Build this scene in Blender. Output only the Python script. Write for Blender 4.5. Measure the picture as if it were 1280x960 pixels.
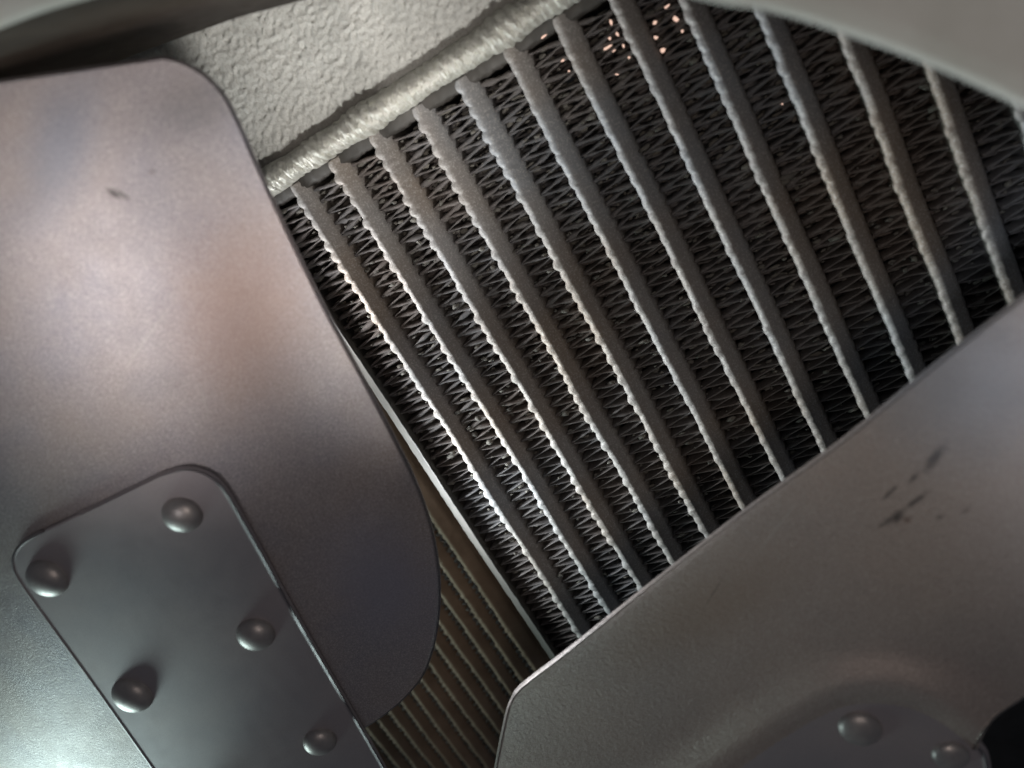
import bpy, math, random
import numpy as np
from mathutils import Vector, Matrix

for o in list(bpy.data.objects): bpy.data.objects.remove(o)
random.seed(7); rng = np.random.RandomState(7)
p = 0.014                      # tube pitch of the cooler core, metres
S = bpy.context.scene

# ------------------------------------------------------------------ camera
CAM = Vector((8.459*p, -0.926*p, 14.368*p))
RT = Vector((.85381, -.49262, -.16832)); UP = Vector((.39205, .82119, -.41466)); BK = Vector((.34249, .28805, .89427))
cd = bpy.data.cameras.new('camera'); cam = bpy.data.objects.new('camera', cd); S.collection.objects.link(cam)
M = Matrix((RT, UP, BK)).transposed().to_4x4(); M.translation = CAM
cam.matrix_world = M
cd.sensor_width = 36; cd.lens = 950/1280*36; cd.clip_start = .002; cd.clip_end = 20
cd.dof.use_dof = True; cd.dof.focus_distance = 16.2*p; cd.dof.aperture_fstop = 9.5
S.camera = cam

# ------------------------------------------------------------------ light
W = bpy.data.worlds.new('World'); S.world = W; W.use_nodes = True
bg = W.node_tree.nodes['Background']; bg.inputs[0].default_value = (.75, .85, 1, 1); bg.inputs[1].default_value = .06

def lamp(name, loc, target, size, power, col, spread=180):
    l = bpy.data.lights.new(name, 'AREA'); l.shape = 'DISK'; l.size = size*p; l.energy = power; l.color = col
    l.spread = math.radians(spread)
    o = bpy.data.objects.new(name, l); S.collection.objects.link(o)
    o.location = Vector(loc)*p
    o.rotation_euler = (Vector(target)*p - o.location).to_track_quat('-Z', 'Y').to_euler()
    return o
lamp('work_lamp', (9.5, -3, 20), (5, -2, 0), 5, .084, (1, .87, .78))
lamp('tank_fill_light', (9, -13, 17), (3.4, 2.2, 0), 2.5, .020, (.98, .97, .94), 25)  # added narrow beam that brightens the end tank
lamp('blade_highlight_light', (-1.4, -1.9, 21), (-.2, .2, 4.6), 2.2, .0125, (1, .94, .90), 30)  # added beam, placed to give the left blade its highlight
lamp('gap_light', (-3.4, -7.4, 1.35), (2.0, -7.9, 0), 1.5, .088, (.88, .95, 1), 110)
lamp('gap_light', (-3.4, -2.6, 1.35), (2.0, -2.9, 0), 1.2, .058, (.95, .97, 1), 110)
lamp('bay_opening_light', (-25, -17, 8.5), (-8, -7.5, 3), 12, .12, (.76, 1, .95), 60)
lamp('blade_sheen_light', (8.5, -1.5, 21), (13.9, -8.4, 4.6), 3, .015, (.76, .86, 1), 26)  # added overhead beam for a bluish sheen on the lower-right blade
S.view_settings.view_transform = 'Standard'; S.view_settings.look = 'None'
S.view_settings.gamma = 1; S.view_settings.exposure = 0
S.render.engine = 'CYCLES'

# ------------------------------------------------------------------ helpers
def at(px, py, z):
    """point at height z (in pitches) seen at photograph pixel px, py"""
    d = RT*((px-640)/950) - UP*((py-480)/950) - BK
    t = (z*p - CAM.z)/d.z
    return CAM + d*t

def at_plane(px, py, z, sl):
    return at(px, py, z)

def smooth(me, ang=None):
    for f in me.polygons: f.use_smooth = True

def link(o, parent=None):
    S.collection.objects.link(o)
    if parent: o.parent = parent
    return o

def obj(name, V, F, mat, parent=None, org=(0, 0, 0), sm=True, **props):
    me = bpy.data.meshes.new(name)
    og = Vector(org)
    base = Vector((0, 0, 0)); q = parent
    while q: base += q.location; q = q.parent
    me.from_pydata([tuple(Vector(v)-base-og) for v in V], [], F)
    me.update()
    if sm: smooth(me)
    me.materials.append(mat)
    o = bpy.data.objects.new(name, me); o.location = og
    link(o, parent)
    for k, v in props.items(): o[k] = v
    return o

def empty(name, loc, **props):
    o = bpy.data.objects.new(name, None); o.location = loc; o.empty_display_size = .01; link(o)
    for k, v in props.items(): o[k] = v
    return o

def sheet(top, thick, n, m, edge_round=True):
    """closed sheet from a grid top[i][j] of Vectors; returns V,F with a rounded rim"""
    top = [[Vector(q) for q in r] for r in top]
    nor = [[None]*m for _ in range(n)]
    for i in range(n):
        for j in range(m):
            a = top[min(i+1, n-1)][j]-top[max(i-1, 0)][j]; b = top[i][min(j+1, m-1)]-top[i][max(j-1, 0)]
            c = a.cross(b)
            if c.length < 1e-14: c = Vector((0, 0, 1))
            c.normalize()
            if c.z < 0: c = -c
            nor[i][j] = c
    V = []; F = []
    for i in range(n):
        for j in range(m): V.append(top[i][j])
    for i in range(n):
        for j in range(m): V.append(top[i][j]-nor[i][j]*thick)
    def a(i, j): return i*m+j
    def b(i, j): return n*m+i*m+j
    for i in range(n-1):
        for j in range(m-1):
            F.append((a(i, j), a(i, j+1), a(i+1, j+1), a(i+1, j)))
            F.append((b(i, j), b(i+1, j), b(i+1, j+1), b(i, j+1)))
    rim = [(i, 0) for i in range(n)]+[(n-1, j) for j in range(1, m)]+[(i, m-1) for i in range(n-2, -1, -1)]+[(0, j) for j in range(m-2, 0, -1)]
    # rounded rim: one outward mid ring
    L = len(rim); mid = []; vote = 0
    for k, (i, j) in enumerate(rim):
        i0, j0 = rim[k-1]; i1, j1 = rim[(k+1) % L]
        o = (top[i1][j1]-top[i0][j0]).cross(nor[i][j])
        vote += 1 if o.dot(top[i][j]-top[min(max(i, 1), n-2)][min(max(j, 1), m-2)]) > 0 else -1
    sgn = 1 if vote > 0 else -1
    for k, (i, j) in enumerate(rim):
        i0, j0 = rim[k-1]; i1, j1 = rim[(k+1) % L]
        t = top[i1][j1]-top[i0][j0]
        o = t.cross(nor[i][j])
        if o.length > 1e-14: o.normalize()
        ci = top[min(max(i, 1), n-2)][min(max(j, 1), m-2)]
        o = o*sgn
        for f, g in ((.12, .28), (.5, .5), (.88, .28)):
            mid.append(len(V)); V.append(top[i][j]-nor[i][j]*thick*f+o*thick*g*(1 if g == .5 else 1.4))
    for k in range(L):
        k2 = (k+1) % L
        r0 = [a(*rim[k])]+mid[3*k:3*k+3]+[b(*rim[k])]; r1 = [a(*rim[k2])]+mid[3*k2:3*k2+3]+[b(*rim[k2])]
        for q in range(4): F.append((r0[q], r0[q+1], r1[q+1], r1[q]))
    return V, F

def resample(pts, n):
    """Catmull-Rom resample of a 2-D polyline by chord length"""
    P = np.array(pts, float); d = np.r_[0, np.cumsum(np.hypot(*np.diff(P, axis=0).T))]
    t = np.linspace(0, d[-1], n); out = []
    for s in t:
        k = min(max(np.searchsorted(d, s)-1, 0), len(P)-2)
        u = (s-d[k])/(d[k+1]-d[k])
        p0 = P[max(k-1, 0)]; p1 = P[k]; p2 = P[k+1]; p3 = P[min(k+2, len(P)-1)]
        out.append(.5*((2*p1)+(-p0+p2)*u+(2*p0-5*p1+4*p2-p3)*u*u+(-p0+3*p1-3*p2+p3)*u**3))
    return np.array(out)

def rowint(pts, n):
    """interpolate control rows (by index) to n rows, Catmull-Rom"""
    P = np.array(pts, float); N = len(P)-1; out = []
    for s in np.linspace(0, N, n):
        k = min(int(s), N-1); u = s-k
        p0 = P[max(k-1, 0)]; p1 = P[k]; p2 = P[k+1]; p3 = P[min(k+2, N)]
        out.append(.5*((2*p1)+(-p0+p2)*u+(2*p0-5*p1+4*p2-p3)*u*u+(-p0+3*p1-3*p2+p3)*u**3))
    return np.array(out)

def patch(Lp, Rp, n, m, hf, dz=0):
    Lq = rowint(Lp, n); Rq = rowint(Rp, n); g = []
    for i in range(n):
        r = []
        for j in range(m):
            s = j/(m-1); s = .5-.5*math.cos(math.pi*s)*(.35)-.5*(1-2*s)*.65   # denser near both rims
            q = Lq[i]*(1-s)+Rq[i]*s
            r.append(at(q[0], q[1], hf(q[0], q[1])+dz))
        g.append(r)
    return g

# ------------------------------------------------------------------ materials
def mat(name, c1, c2, rough=.5, metal=0, mott=60, bump=(), speck=None, spec=.5, rv=.1, marks=()):
    m = bpy.data.materials.new(name); m.use_nodes = True; nt = m.node_tree; N = nt.nodes; L = nt.links
    bs = N['Principled BSDF']; tc = N.new('ShaderNodeTexCoord')
    def noise(sc, det=3, rg=.55):
        n = N.new('ShaderNodeTexNoise'); n.inputs['Scale'].default_value = sc; n.inputs['Detail'].default_value = det
        n.inputs['Roughness'].default_value = rg; L.new(tc.outputs['Object'], n.inputs['Vector']); return n
    n1 = noise(mott); r = N.new('ShaderNodeValToRGB'); r.color_ramp.elements[0].position = .35; r.color_ramp.elements[1].position = .65
    r.color_ramp.elements[0].color = (*c1, 1); r.color_ramp.elements[1].color = (*c2, 1)
    L.new(n1.outputs[0], r.inputs[0]); col = r.outputs[0]
    if speck:
        sc, c3, lo, hi = speck
        n2 = noise(sc, 4, .7); r2 = N.new('ShaderNodeValToRGB'); r2.color_ramp.elements[0].position = lo; r2.color_ramp.elements[1].position = hi
        L.new(n2.outputs[0], r2.inputs[0])
        mx = N.new('ShaderNodeMixRGB'); L.new(r2.outputs[0], mx.inputs[0]); L.new(col, mx.inputs[1]); mx.inputs[2].default_value = (*c3, 1)
        col = mx.outputs[0]
    nz = noise(900, 3, .7) if marks else None
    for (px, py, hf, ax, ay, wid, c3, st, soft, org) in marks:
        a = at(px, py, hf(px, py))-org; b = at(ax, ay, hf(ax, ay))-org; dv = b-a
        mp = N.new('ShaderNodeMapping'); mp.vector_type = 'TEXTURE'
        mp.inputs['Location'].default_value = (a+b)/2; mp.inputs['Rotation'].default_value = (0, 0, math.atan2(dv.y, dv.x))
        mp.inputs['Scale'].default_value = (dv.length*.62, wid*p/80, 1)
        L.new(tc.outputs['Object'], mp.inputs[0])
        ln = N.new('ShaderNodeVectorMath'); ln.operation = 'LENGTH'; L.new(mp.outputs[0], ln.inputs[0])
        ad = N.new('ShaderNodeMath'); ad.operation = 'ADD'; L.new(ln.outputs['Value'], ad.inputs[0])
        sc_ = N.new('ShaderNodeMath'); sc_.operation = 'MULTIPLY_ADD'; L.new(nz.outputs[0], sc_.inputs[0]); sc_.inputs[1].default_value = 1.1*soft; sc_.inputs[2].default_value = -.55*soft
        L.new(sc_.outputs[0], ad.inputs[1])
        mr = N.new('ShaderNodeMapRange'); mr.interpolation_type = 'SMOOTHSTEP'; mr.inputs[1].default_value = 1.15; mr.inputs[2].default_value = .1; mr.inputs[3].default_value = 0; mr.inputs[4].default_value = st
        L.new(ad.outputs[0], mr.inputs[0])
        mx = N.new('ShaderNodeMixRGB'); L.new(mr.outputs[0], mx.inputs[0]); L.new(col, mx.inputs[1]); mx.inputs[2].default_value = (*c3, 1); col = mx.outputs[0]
    L.new(col, bs.inputs['Base Color'])
    bs.inputs['Metallic'].default_value = metal
    bs.inputs['Specular IOR Level'].default_value = spec
    n3 = noise(mott*5, 4, .6); mr = N.new('ShaderNodeMapRange'); mr.inputs[1].default_value = .3; mr.inputs[2].default_value = .7
    mr.inputs[3].default_value = rough-rv; mr.inputs[4].default_value = rough+rv
    L.new(n3.outputs[0], mr.inputs[0]); L.new(mr.outputs[0], bs.inputs['Roughness'])
    prev = None
    for sc, dist, st in bump:
        nb = noise(sc, 4, .6); b = N.new('ShaderNodeBump'); b.inputs['Strength'].default_value = st; b.inputs['Distance'].default_value = dist
        L.new(nb.outputs[0], b.inputs['Height'])
        if prev: L.new(prev.outputs[0], b.inputs['Normal'])
        prev = b
    if prev: L.new(prev.outputs[0], bs.inputs['Normal'])
    m['bsdf'] = 1
    return m

M_arm = mat('fan_arm_steel', (.30, .275, .295), (.35, .31, .32), .48, .4, 40, [(2600, .00006, .5)], (3500, (.22, .2, .21), .5, .85), rv=.06)
M_rivet = mat('rivet_steel', (.30, .28, .28), (.38, .35, .34), .42, .55, 300, [(1800, .00006, .4)], rv=.08)
M_tube = mat('dusty_aluminium_tube', (.26, .21, .17), (.25, .25, .255), .62, .2, 22, [(2500, .00012, .7), (700, .0002, .3)], (1800, (.5, .48, .44), .5, .75), rv=.1)
M_fin = mat('dusty_fin_foil', (.135, .108, .092), (.135, .135, .14), .65, .15, 24, [(2200, .0001, .5)], (1500, (.26, .23, .21), .5, .75))
M_dirt = mat('caked_road_dust', (.13, .12, .105), (.19, .175, .15), .95, 0, 300, [(2500, .0002, .8)])
M_tank = mat('rough_cast_tank', (.48, .475, .44), (.56, .55, .51), .7, .0, 70, [(3200, .0003, .7)], (1500, (.33, .31, .27), .5, .72))
M_weld = mat('weld_metal', (.44, .43, .38), (.52, .50, .45), .42, .3, 200, [(1500, .0004, .6)], (1300, (.36, .35, .26), .5, .75))
M_plate = mat('dull_side_plate', (.055, .05, .044), (.085, .077, .068), .6, .2, 80, [(1800, .0001, .5)])
M_shroud = mat('pale_shroud_paint', (.60, .585, .54), (.68, .66, .62), .7, 0, 70, [(1800, .0004, .7)], (2500, (.62, .6, .56), .5, .8))
M_skirt = mat('brown_skirt', (.045, .034, .027), (.065, .05, .04), .7, 0, 60, [(1500, .0002, .4)], spec=.2)
M_dark = mat('dark_bay', (.02, .018, .018), (.035, .03, .028), .8, 0, 20, [(300, .001, .5)])
M_rad = mat('radiator_tube_brown', (.26, .175, .115), (.34, .235, .16), .65, .1, 90, [(2000, .0001, .5)])

# ------------------------------------------------------------------ backdrop
obj('background', [(-1.2, -1.2, -.14), (1.2, -1.2, -.14), (1.2, 1.2, -.14), (-1.2, 1.2, -.14)], [(0, 1, 2, 3)], M_dark, kind='structure')

# ------------------------------------------------------------------ core builders
WV = .25
def make_tube(u0, z0, v0, v1, w, depth, wave, mt, parent, amp=.07, zs=1.0):
    prof = [(0, -depth, 1), (0, -.16, 1), (.010, -.105, 1), (.035, -.055, .8), (.07, -.022, .35), (.115, -.002, .05), (.16, -.012, 0), (.22, -.06, 0), (.31, -.125, 0), (.38, -.21, 0), (.40, -.3, 0), (.40, -depth, 0)]
    n = int((v1-v0)/wave*8); V = []; F = []; K = len(prof)
    js = rng.rand(int((v1-v0)/wave)+6, 3)
    wob = [rng.uniform(.5, 1.6), rng.rand()*6, rng.uniform(.2, .5), rng.rand()*6]
    for i in range(n+1):
        v = v0+(v1-v0)*i/n; b = (v-v0)/wave; k = int(b); fr = b-k
        c = max(0, math.sin(math.pi*fr))**.7*(.25+1.1*js[k, 0])
        drift = .012*math.sin(v*wob[0]+wob[1])+.006*math.sin(v*4*wob[2]+wob[3])
        for (u, z, g) in prof:
            uu = u0+u*w/.4+drift-g*amp*c + (g*.012*(js[k, 1]-.5))
            zz = z0+z*zs+(g*.03*c if z > -.15 else 0)+.006*rng.randn()*(1 if z > -.3 else 0)
            V.append((uu*p, -v*p, zz*p))
    for i in range(n):
        for k in range(K-1):
            a = i*K+k; F.append((a, a+K, a+K+1, a+1))
    # end caps
    F.append(tuple(range(K))); F.append(tuple(reversed(range(n*K, n*K+K))))
    return obj('tube', V, F, mt, parent)

def make_fin(u0, u1, z0, v0, v1, wave, mt, parent, rows=4, rd=.30, th=.034, sub=5, name='fin_strip', messy=.6, fill=0):
    V = []; F = []
    for r in range(rows):
        zt = z0-r*rd; zb = zt-rd*1.02; off = (r % 2)*wave*.5+rng.uniform(-.02, .02)
        nh = int((v1-v0)/(wave/2)); pts = []
        bend = rng.randn(nh+3)*.022*messy; zj = rng.randn(nh+3)*.03*messy
        for h in range(nh):
            va = v0+off+h*wave/2; vb = va+wave/2*.92
            ua, ub = (u0-.015, u1+.015) if h % 2 == 0 else (u1+.015, u0-.015)
            for s in range(sub):
                f = s/(sub-1); e = math.sin(math.pi*f)
                pts.append((ua+(ub-ua)*f, va+(vb-va)*f+bend[h]*e+bend[h]*.4, zt+zj[h]*e))
        K = 6; b0 = len(V)
        for (u, v, z) in pts:
            t = (th*(1+.25*rng.randn())+(fill*max(0, min(1, (9-v)/6+.35*math.sin(v*2.3+u0*5)))*(.6+.5*rng.randn())))/2; t = max(t, .012)
            for (dv, dz) in ((-t, zb), (-t, z-.02), (-t*.4, z), (t*.4, z), (t, z-.02), (t, zb)):
                V.append((u*p, -(v+dv)*p, dz*p))
        for i in range(len(pts)-1):
            for k in range(K-1):
                a = b0+i*K+k; F.append((a, a+K, a+K+1, a+1))
    return obj(name, V, F, mt, parent, sm=True)

def clumps(u0, u1, z0, v0, v1, n, parent, smin=.02, smax=.07):
    V = []; F = []
    ico = [(0, 0, 1), (.894, 0, .447), (.276, .851, .447), (-.724, .526, .447), (-.724, -.526, .447), (.276, -.851, .447), (.724, .526, -.447), (-.276, .851, -.447), (-.894, 0, -.447), (-.276, -.851, -.447), (.724, -.526, -.447), (0, 0, -1)]
    fc = [(0, 1, 2), (0, 2, 3), (0, 3, 4), (0, 4, 5), (0, 5, 1), (1, 6, 2), (2, 7, 3), (3, 8, 4), (4, 9, 5), (5, 10, 1), (6, 7, 2), (7, 8, 3), (8, 9, 4), (9, 10, 5), (10, 6, 1), (11, 7, 6), (11, 8, 7), (11, 9, 8), (11, 10, 9), (11, 6, 10)]
    for _ in range(n):
        s = rng.uniform(smin, smax)*(1.6 if rng.rand() < .08 else 1); u = rng.uniform(u0, u1); v = v0+(v1-v0)*rng.rand()**1.35; z = z0-rng.uniform(0, .35); b = len(V)
        sx, sy = rng.uniform(.8, 2.2), rng.uniform(.5, 1.0)
        for q in ico:
            j = 1+.3*rng.randn()
            V.append(((u+q[0]*s*sx*j)*p, -(v+q[1]*s*sy*j)*p, (z+q[2]*s*.6*j)*p))
        F += [tuple(b+i for i in f) for f in fc]
    return obj('dust_clump', V, F, M_dirt, parent, kind='stuff')

# ------------------------------------------------------------------ charge air cooler
core = empty('charge_air_cooler', (7*p, -7*p, -3*p), label='dusty aluminium cooler core with slanting tubes and folded fins between the fan blades', category='cooler')
VE = 15.5
for i in range(1, 16):
    make_tube(i, 0, -.12, VE, .40, 2.4, WV, M_tube, core, amp=.055 if i < 6 else .028)
for i in range(0, 15):
    a = i+.40 if i else .26
    f = make_fin(a, i+1.0, -.14, .16, VE, WV, M_fin, core, fill=.05, sub=7)
    clumps(a+.03, i+.97, -.13, .2, VE, 300, f, .02, .06)
# side plate: bright lip, sloped flange, wall
prof = [(.27, -.9), (.265, -.02), (.25, .03), (.225, .03), (.205, .0), (.19, -.05), (.02, -.20), (-.22, -.5), (-.30, -.62), (-.31, -1.5), (-.31, -2.4)]
V = []; F = []; n = 120; K = len(prof)
for i in range(n+1):
    v = -.1+(VE+.1)*i/n
    for (u, z) in prof: V.append(((u-.012*math.sin(v*.9)-.004*v*.8+.004*rng.randn())*p, -v*p, (z+.004*rng.randn())*p))
for i in range(n):
    for k in range(K-1): a = i*K+k; F.append((a, a+K, a+K+1, a+1))
obj('side_plate', V, F, M_plate, core)
# header plate
def box(x0, x1, y0, y1, z0, z1):
    v = [(x, y, z) for x in (x0, x1) for y in (y0, y1) for z in (z0, z1)]
    return v, [(0, 1, 3, 2), (4, 6, 7, 5), (0, 4, 5, 1), (2, 3, 7, 6), (0, 2, 6, 4), (1, 5, 7, 3)]
V = []; F = []; n = 260
prof = [(.09, -2.4), (.09, -.2), (.07, -.12), (.02, -.09), (-.1, -.08), (-.35, -.07), (-.35, -2.4)]; K = len(prof)
for i in range(n+1):
    u = -.3+16.6*i/n
    for (v, z) in prof: V.append((u*p, -(v+.012*rng.randn())*p, (z+.008*rng.randn())*p))
for i in range(n):
    for k in range(K-1): a = i*K+k; F.append((a, a+1, a+K+1, a+K))
obj('header_plate', V, F, M_plate, core)
# weld bead along the header
def vnoise(x, y, s):
    return math.sin(x*s*1.7+3*math.sin(y*s*.9))*math.sin(y*s*1.3+2*math.sin(x*s*1.1))
V = []; F = []; n = 900; K = 18
for i in range(n+1):
    u = -.3+16.6*i/n
    ph = u/.21; sc = ph-math.floor(ph)
    for k in range(K):
        a = math.pi*(1.15*k/(K-1)-.075)
        rip = .034*abs(math.sin(math.pi*(ph+.9*math.cos(a)+.25*math.sin(u*2.7))))**.8*(.5+.7*math.sin(u*3.1+1)*math.sin(u*1.3))+.012*vnoise(u*3, a*1.3, 2.1)+.012*vnoise(u*7, a*3, 2)
        r = .255+.014*math.sin(u*2.3)+.012*math.sin(u*5.9+2)+rip
        v = -.40-math.cos(a)*r; z = .02+math.sin(a)*(r+.02)
        V.append((u*p, -v*p, (z+.010*rng.randn())*p))
for i in range(n):
    for k in range(K-1): a = i*K+k; F.append((a, a+1, a+K+1, a+K))
obj('weld_bead', V, F, M_weld, core)
# end tank, rough casting
n = 520; m = 190
def octave(st):
    g = rng.randn(n//st+3, m//st+3); x = np.arange(n+1)/st; y = np.arange(m+1)/st
    i0 = x.astype(int); j0 = y.astype(int); fx = (x-i0)[:, None]; fy = (y-j0)[None, :]; fx = fx*fx*(3-2*fx); fy = fy*fy*(3-2*fy)
    return (g[i0][:, j0]*(1-fx)*(1-fy)+g[i0+1][:, j0]*fx*(1-fy)+g[i0][:, j0+1]*(1-fx)*fy+g[i0+1][:, j0+1]*fx*fy)
h2 = octave(2); h4 = octave(4); h9 = octave(9); h40 = octave(40)
HT = .017*octave(1)+.010*np.minimum(h2, .4)+.001*np.minimum(h4, .6)+.002*h9+.015*h40
V = []; F = []
for i in range(n+1):
    for j in range(m+1):
        u = -5+20*i/n; v = -.62-7.0*j/m
        V.append((u*p, -v*p, (-.06+.05*(-.62-v)+HT[i, j])*p))
for i in range(n):
    for j in range(m): a = i*(m+1)+j; F.append((a, a+1, a+m+2, a+m+1))
# flank facing the camera's left
b = len(V)
obj('end_tank', V, F, M_tank, core)

# ------------------------------------------------------------------ radiator behind
rad = empty('radiator', (-3*p, -9*p, -4*p), label='brown radiator core in shadow behind the cooler, low between the fan blades', category='radiator')
ZR = -2.6
ua = at(541, 640, ZR).x/p; ub = at(650, 830, ZR).x/p
U0 = (ua+ub)/2
print('radiator u', ua, ub)
for k in range(0, 14):
    u = U0-.60*k
    make_tube(u-.0, ZR, 2, 20, .42, .8, .2, M_rad, rad, amp=.04)
    make_fin(u-.18, u, ZR-.12, 2, 20, .2, M_fin, rad, rows=1, sub=3)
V, F = box(-12*p, .2*p, -22*p, 0, (ZR-1.6)*p, (ZR-.9)*p)
obj('core_backing', V, F, M_dark, rad, sm=False)

# ------------------------------------------------------------------ fan shroud
ZS = 6.3
cp = resample([at(*q, ZS)[:2] for q in ((-420, 260), (-200, 120), (0, 32), (105, -3), (280, -48), (500, -72), (700, -52), (885, 0), (960, 12), (1040, 35), (1160, 78), (1280, 132), (1440, 215), (1600, 310))], 260)
shr = empty('fan_shroud', (cp[130][0], cp[130][1], ZS*p), label='pale beige fan shroud rim arching over the cooler core at top of the photo', category='shroud')
prof = [(.0, -.28), (0, -.09), (.02, -.03), (.06, 0), (.25, .01), (2.5, .1), (9, .3), (9, .1), (.25, -.2), (.2, -.28)]
V = []; F = []; n = len(cp)-1; K = len(prof)
for i in range(n+1):
    t = cp[min(i+2, n)]-cp[max(i-2, 0)]; nn = np.array([-t[1], t[0]]); nn = nn/np.hypot(*nn)
    for (r, z) in prof:
        q = cp[i]+nn*(r*p); V.append((q[0], q[1], (ZS+z)*p))
for i in range(n):
    for k in range(K): k2 = (k+1) % K; a = i*K; F.append((a+k, a+k2, a+K+k2, a+K+k))
obj('rim', V, F, M_shroud, shr)
V = []; F = []
prof = [(.03, -.12), (.03, -4.3), (.17, -4.3), (.17, -.12)]; K = 4
n = 120
for i in range(n+1):
    t = cp[min(i+2, n)]-cp[max(i-2, 0)]; nn = np.array([-t[1], t[0]]); nn = nn/np.hypot(*nn)
    for (r, z) in prof:
        q = cp[i]+nn*((r-.035)*p); V.append((q[0], q[1], (ZS+z)*p))
for i in range(n):
    for k in range(K): k2 = (k+1) % K; a = i*K; F.append((a+k, a+k2, a+K+k2, a+K+k))
obj('inner_skirt', V, F, M_skirt, shr)

# ------------------------------------------------------------------ fan
hubc = at(585, 1500, 5)
fan = empty('cooling_fan', hubc, label='grey metal engine fan with riveted blades in front of the cooler core', category='fan')
def hA(x, y):
    d = (x-140)*.86+(y-450)*-.30            # across the blade, positive toward the long edge
    z = 5.0-.0000075*d*d*(1 if d > 0 else .8)-.0030*d
    q = (y-640)*.5+(x-480)*.85
    if q > 0: z -= .0015*q
    return z
def hL(x, y):
    # blade reaching up-left: camber across, drooping to its long edge and to the lower left
    z = hA(x, y)
    e = -((x-95)*.84+(y-830)*-.54)          # left of the arm
    z -= .0062*math.log(1+math.exp((e-70)/26))*26
    return z
Rr = [(205, 74), (232, 82), (258, 98), (280, 122), (297, 155), (315, 197), (343, 258), (375, 325), (410, 395), (450, 468), (490, 543), (522, 610), (541, 670), (549, 730), (545, 790), (530, 840), (505, 872), (480, 893), (461, 906)]
Ll = [(-300, 148), (-330, 156), (-350, 175), (-360, 200), (-365, 240), (-368, 290), (-370, 340), (-370, 400), (-370, 460), (-370, 530), (-370, 600), (-365, 680), (-360, 760), (-340, 850), (-310, 930), (-260, 1010), (-180, 1080), (-80, 1120), (0, 1140)]
n, m = 130, 120
V, F = sheet(patch(Ll, Rr, n, m, hL), .09*p, n, m)
DK = (.035, .03, .03)
M_blade = mat('satin_fan_metal', (.20, .19, .225), (.26, .215, .205), .42, .38, 28, [(2600, .00014, .7), (900, .00012, .35)], (3300, (.50, .46, .45), .44, .70), rv=.05,
    marks=[(300, 250, hL, 310, 520, 95, (.26, .155, .12), .55, .3, hubc), (30, 160, hL, 120, 200, 110, (.15, .175, .23), .6, .3, hubc), (430, 640, hL, 520, 800, 90, (.24, .245, .33), .6, .3, hubc), (230, 90, hL, 270, 170, 70, (.13, .12, .12), .5, .3, hubc),  # broad stain tints; the navy and dark corner patches paint in shade
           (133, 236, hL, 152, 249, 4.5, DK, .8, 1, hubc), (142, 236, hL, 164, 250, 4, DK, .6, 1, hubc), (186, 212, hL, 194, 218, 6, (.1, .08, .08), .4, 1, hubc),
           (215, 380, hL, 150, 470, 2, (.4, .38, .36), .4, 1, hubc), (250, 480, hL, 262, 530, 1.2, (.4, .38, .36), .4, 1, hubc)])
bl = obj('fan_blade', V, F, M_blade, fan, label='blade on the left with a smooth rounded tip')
La = [(75, 657), (48, 669), (29, 680), (18, 693), (16, 708), (24, 727), (60, 778), (110, 847), (190, 960), (270, 1075), (400, 1260)]
Ra = [(200, 596), (228, 588), (250, 590), (268, 599), (282, 615), (296, 638), (331, 700), (375, 780), (475, 952), (540, 1070), (640, 1260)]
n, m = 90, 40
V, F = sheet(patch(La, Ra, n, m, hA, .10), .09*p, n, m)
arm = obj('blade_arm', V, F, M_arm, fan, label='riveted arm plate on the left blade')
def rivet(px, py, hf, rad_px, parent, flat=.62, base=True):
    c = at(px, py, hf(px, py)); e = at(px+6, py, hf(px+6, py))-c; g = at(px, py+6, hf(px, py+6))-c
    nn = e.cross(g).normalized()
    if nn.dot(CAM-c) < 0: nn = -nn
    tx = e.normalized(); ty = nn.cross(tx)
    depth = (c-CAM).dot(-BK); r = rad_px/950*depth
    V = []; F = []; S1 = 28; pr = []
    for k in range(10):
        a = k/9*math.pi/2; pr.append((r*math.cos(a), r*flat*math.sin(a)))
    pr = [(r*1.03, -.05*r)]+pr[:-1]
    for (rr, zz) in pr:
        for s in range(S1):
            t = 2*math.pi*s/S1; V.append(c+tx*rr*math.cos(t)+ty*rr*math.sin(t)+nn*zz)
    V.append(c+nn*r*flat)
    K = len(pr)
    for i in range(K-1):
        for s in range(S1): s2 = (s+1) % S1; F.append((i*S1+s, i*S1+s2, (i+1)*S1+s2, (i+1)*S1+s))
    for s in range(S1): F.append(((K-1)*S1+s, (K-1)*S1+(s+1) % S1, K*S1))
    return obj('rivet', V, F, M_rivet, parent)
for (x, y, r) in ((228, 643, 25), (60, 722, 27), (320, 792, 24), (166, 868, 26), (400, 926, 21), (262, 1010, 24), (480, 1060, 21)):
    rivet(x, y, lambda a, b: hA(a, b)+.10, r, arm)

# blade across the bottom right
def hR(x, y):
    nx, ny = .634, .773
    d = (x-836)*nx+(y-714)*ny               # distance below the long edge
    l = (x-836)*ny-(y-714)*nx               # along it
    z = 4.1+.0040*d-.0000045*d*d+.0003*l
    z -= .05*math.exp(-max(d, 0)/10)
    # swage around the arm plate
    dd = arm_d(x, y)
    z += .18*math.exp(-((dd-16)/30)**2)
    return z
armR = [(800, 1030), (880, 985), (960, 928), (1035, 884), (1085, 873), (1140, 880), (1190, 905), (1230, 945), (1262, 1010)]
AR = resample(armR, 60)
def arm_d(x, y):
    dv = np.hypot(AR[:, 0]-x, AR[:, 1]-y); k = int(dv.argmin()); d = dv[k]
    k0 = max(k-1, 0); k1 = min(k+1, 59); t = AR[k1]-AR[k0]
    side = t[0]*(y-AR[k, 1])-t[1]*(x-AR[k, 0])
    return -d if side > 0 else d
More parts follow.
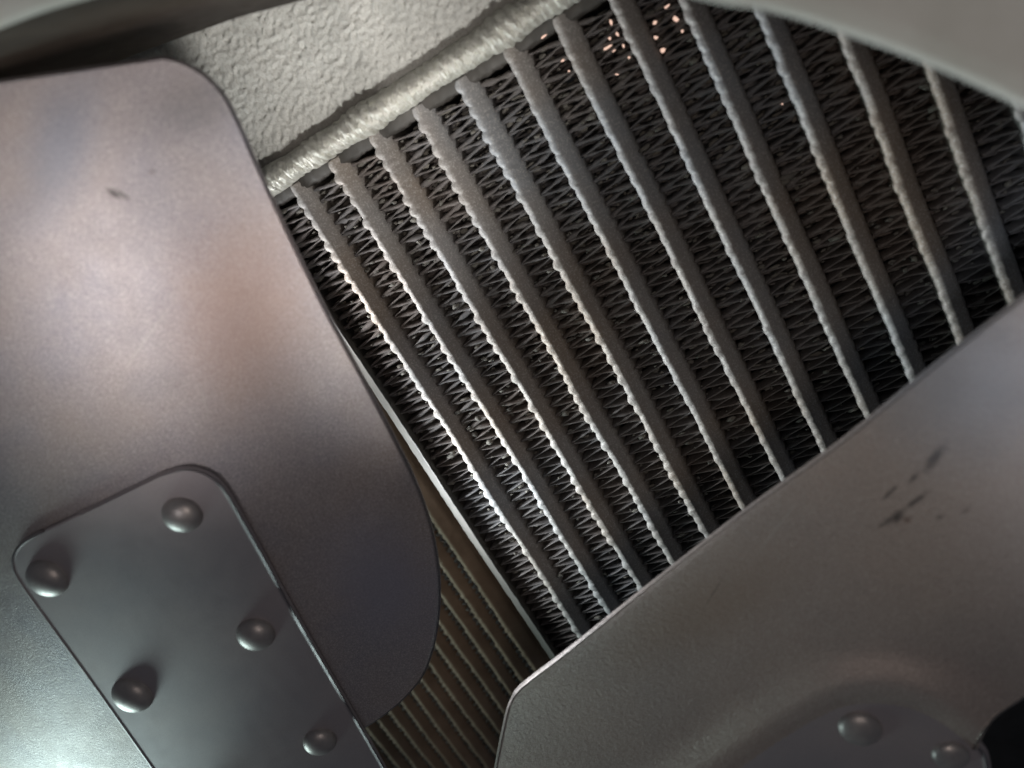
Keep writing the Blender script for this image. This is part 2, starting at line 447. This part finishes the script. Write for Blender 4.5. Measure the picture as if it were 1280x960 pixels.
E1 = [(1640, 100), (1420, 266), (1280, 374), (1170, 459), (1051, 555), (940, 634), (836, 714), (750, 783), (700, 823), (668, 847), (648, 864), (637, 882), (629, 915), (618, 975), (606, 1060), (595, 1160)]
E2 = [(1700, 200), (1640, 380), (1560, 520), (1480, 640), (1400, 740), (1340, 810), (1290, 862), (1250, 890), (1235, 905), (1222, 925), (1210, 950), (1190, 985), (1150, 1030), (1080, 1080), (1000, 1130), (900, 1200)]
n, m = 150, 130
V, F = sheet(patch(E1, E2, n, m, hR), .12*p, n, m)
M_blade2 = mat('worn_fan_metal', (.29, .25, .235), (.34, .28, .25), .50, .40, 28, [(2600, .00016, .8), (800, .0003, .6)], (3300, (.50, .44, .41), .44, .70), rv=.05,
    marks=[(1182, 555, hR, 1155, 590, 7, DK, .8, 1, hubc), (1148, 590, hR, 1135, 605, 3.5, DK, .75, 1, hubc), (1122, 607, hR, 1103, 625, 3, DK, .7, 1, hubc),
           (1160, 615, hR, 1130, 637, 4, DK, .75, 1, hubc), (1130, 637, hR, 1113, 655, 6, DK, .8, 1, hubc), (1180, 643, hR, 1170, 650, 4, DK, .5, 1, hubc), (1138, 645, hR, 1130, 655, 5, (.1, .05, .03), .6, 1, hubc),
           (1125, 640, hR, 1095, 662, 4, DK, .5, 1, hubc), (1215, 632, hR, 1200, 644, 3, DK, .4, 1, hubc), (1290, 380, hR, 1120, 560, 110, (.27, .29, .33), .6, .4, hubc), (760, 830, hR, 1000, 700, 60, (.27, .20, .155), .5, .5, hubc), (1010, 610, hR, 940, 700, 1.6, (.45, .42, .40), .4, 1, hubc), (880, 760, hR, 905, 720, 1.5, (.12, .1, .09), .5, 1, hubc)])  # the broad bluish patch paints cool light onto the upper right end
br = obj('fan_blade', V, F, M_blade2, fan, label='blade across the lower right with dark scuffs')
bpy.data.objects[br.name]
hB = lambda x, y: 4.1+.0040*((x-836)*.634+(y-714)*.773)-.0000045*((x-836)*.634+(y-714)*.773)**2+.0003*((x-836)*.773-(y-714)*.634)+.1
Lb = [(1035, 884), (1000, 903), (960, 928), (880, 985), (800, 1040), (720, 1110), (640, 1200)]
Rb = [(1110, 874), (1150, 885), (1185, 903), (1212, 925), (1232, 950), (1225, 1000), (1150, 1150)]
n, m = 60, 40
V, F = sheet(patch(Lb, Rb, n, m, hB), .15*p, n, m)
arm2 = obj('blade_arm', V, F, M_arm, fan, label='arm plate with rivets at the bottom right')
rivet(1075, 910, hB, 26, arm2, .5); rivet(1188, 944, hB, 22, arm2, .5)

V = []; F = []
for (rr, zz) in ((0, .35), (3.2, .35), (3.9, .2), (4.0, 0), (4.0, -.5), (0, -.5)):
    for k in range(48): V.append((hubc[0]+max(rr, .01)*p*math.cos(k*math.pi/24), hubc[1]+max(rr, .01)*p*math.sin(k*math.pi/24), hubc[2]+(zz-.3)*p))
for q in range(5):
    for k in range(48): k2 = (k+1) % 48; F.append((q*48+k, q*48+k2, q*48+48+k2, q*48+48+k))
obj('hub', V, F, M_arm, fan)

# glowing patches laid on the core near the top, standing in for daylight
M_glow = bpy.data.materials.new('daylight_glow_patch'); M_glow.use_nodes = True
b = M_glow.node_tree.nodes['Principled BSDF']; b.inputs['Emission Color'].default_value = (1, .66, .52, 1); b.inputs['Emission Strength'].default_value = .9; b.inputs['Base Color'].default_value = (.3, .2, .15, 1)
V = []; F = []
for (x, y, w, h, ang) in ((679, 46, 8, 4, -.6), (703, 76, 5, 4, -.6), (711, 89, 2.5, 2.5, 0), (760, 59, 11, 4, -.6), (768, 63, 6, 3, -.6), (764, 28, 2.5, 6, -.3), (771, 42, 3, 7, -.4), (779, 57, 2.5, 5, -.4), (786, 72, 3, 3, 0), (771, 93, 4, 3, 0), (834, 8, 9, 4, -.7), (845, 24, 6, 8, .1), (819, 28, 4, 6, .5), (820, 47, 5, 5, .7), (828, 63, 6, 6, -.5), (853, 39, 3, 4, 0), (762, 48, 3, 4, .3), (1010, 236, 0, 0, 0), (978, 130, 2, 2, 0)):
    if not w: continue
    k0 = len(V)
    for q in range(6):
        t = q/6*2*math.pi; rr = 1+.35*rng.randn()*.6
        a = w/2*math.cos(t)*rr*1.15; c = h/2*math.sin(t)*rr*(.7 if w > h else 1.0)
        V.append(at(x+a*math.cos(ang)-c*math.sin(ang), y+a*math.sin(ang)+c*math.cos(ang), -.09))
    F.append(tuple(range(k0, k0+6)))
obj('daylight_glow_patch', V, F, M_glow, core, kind='stuff', sm=False)
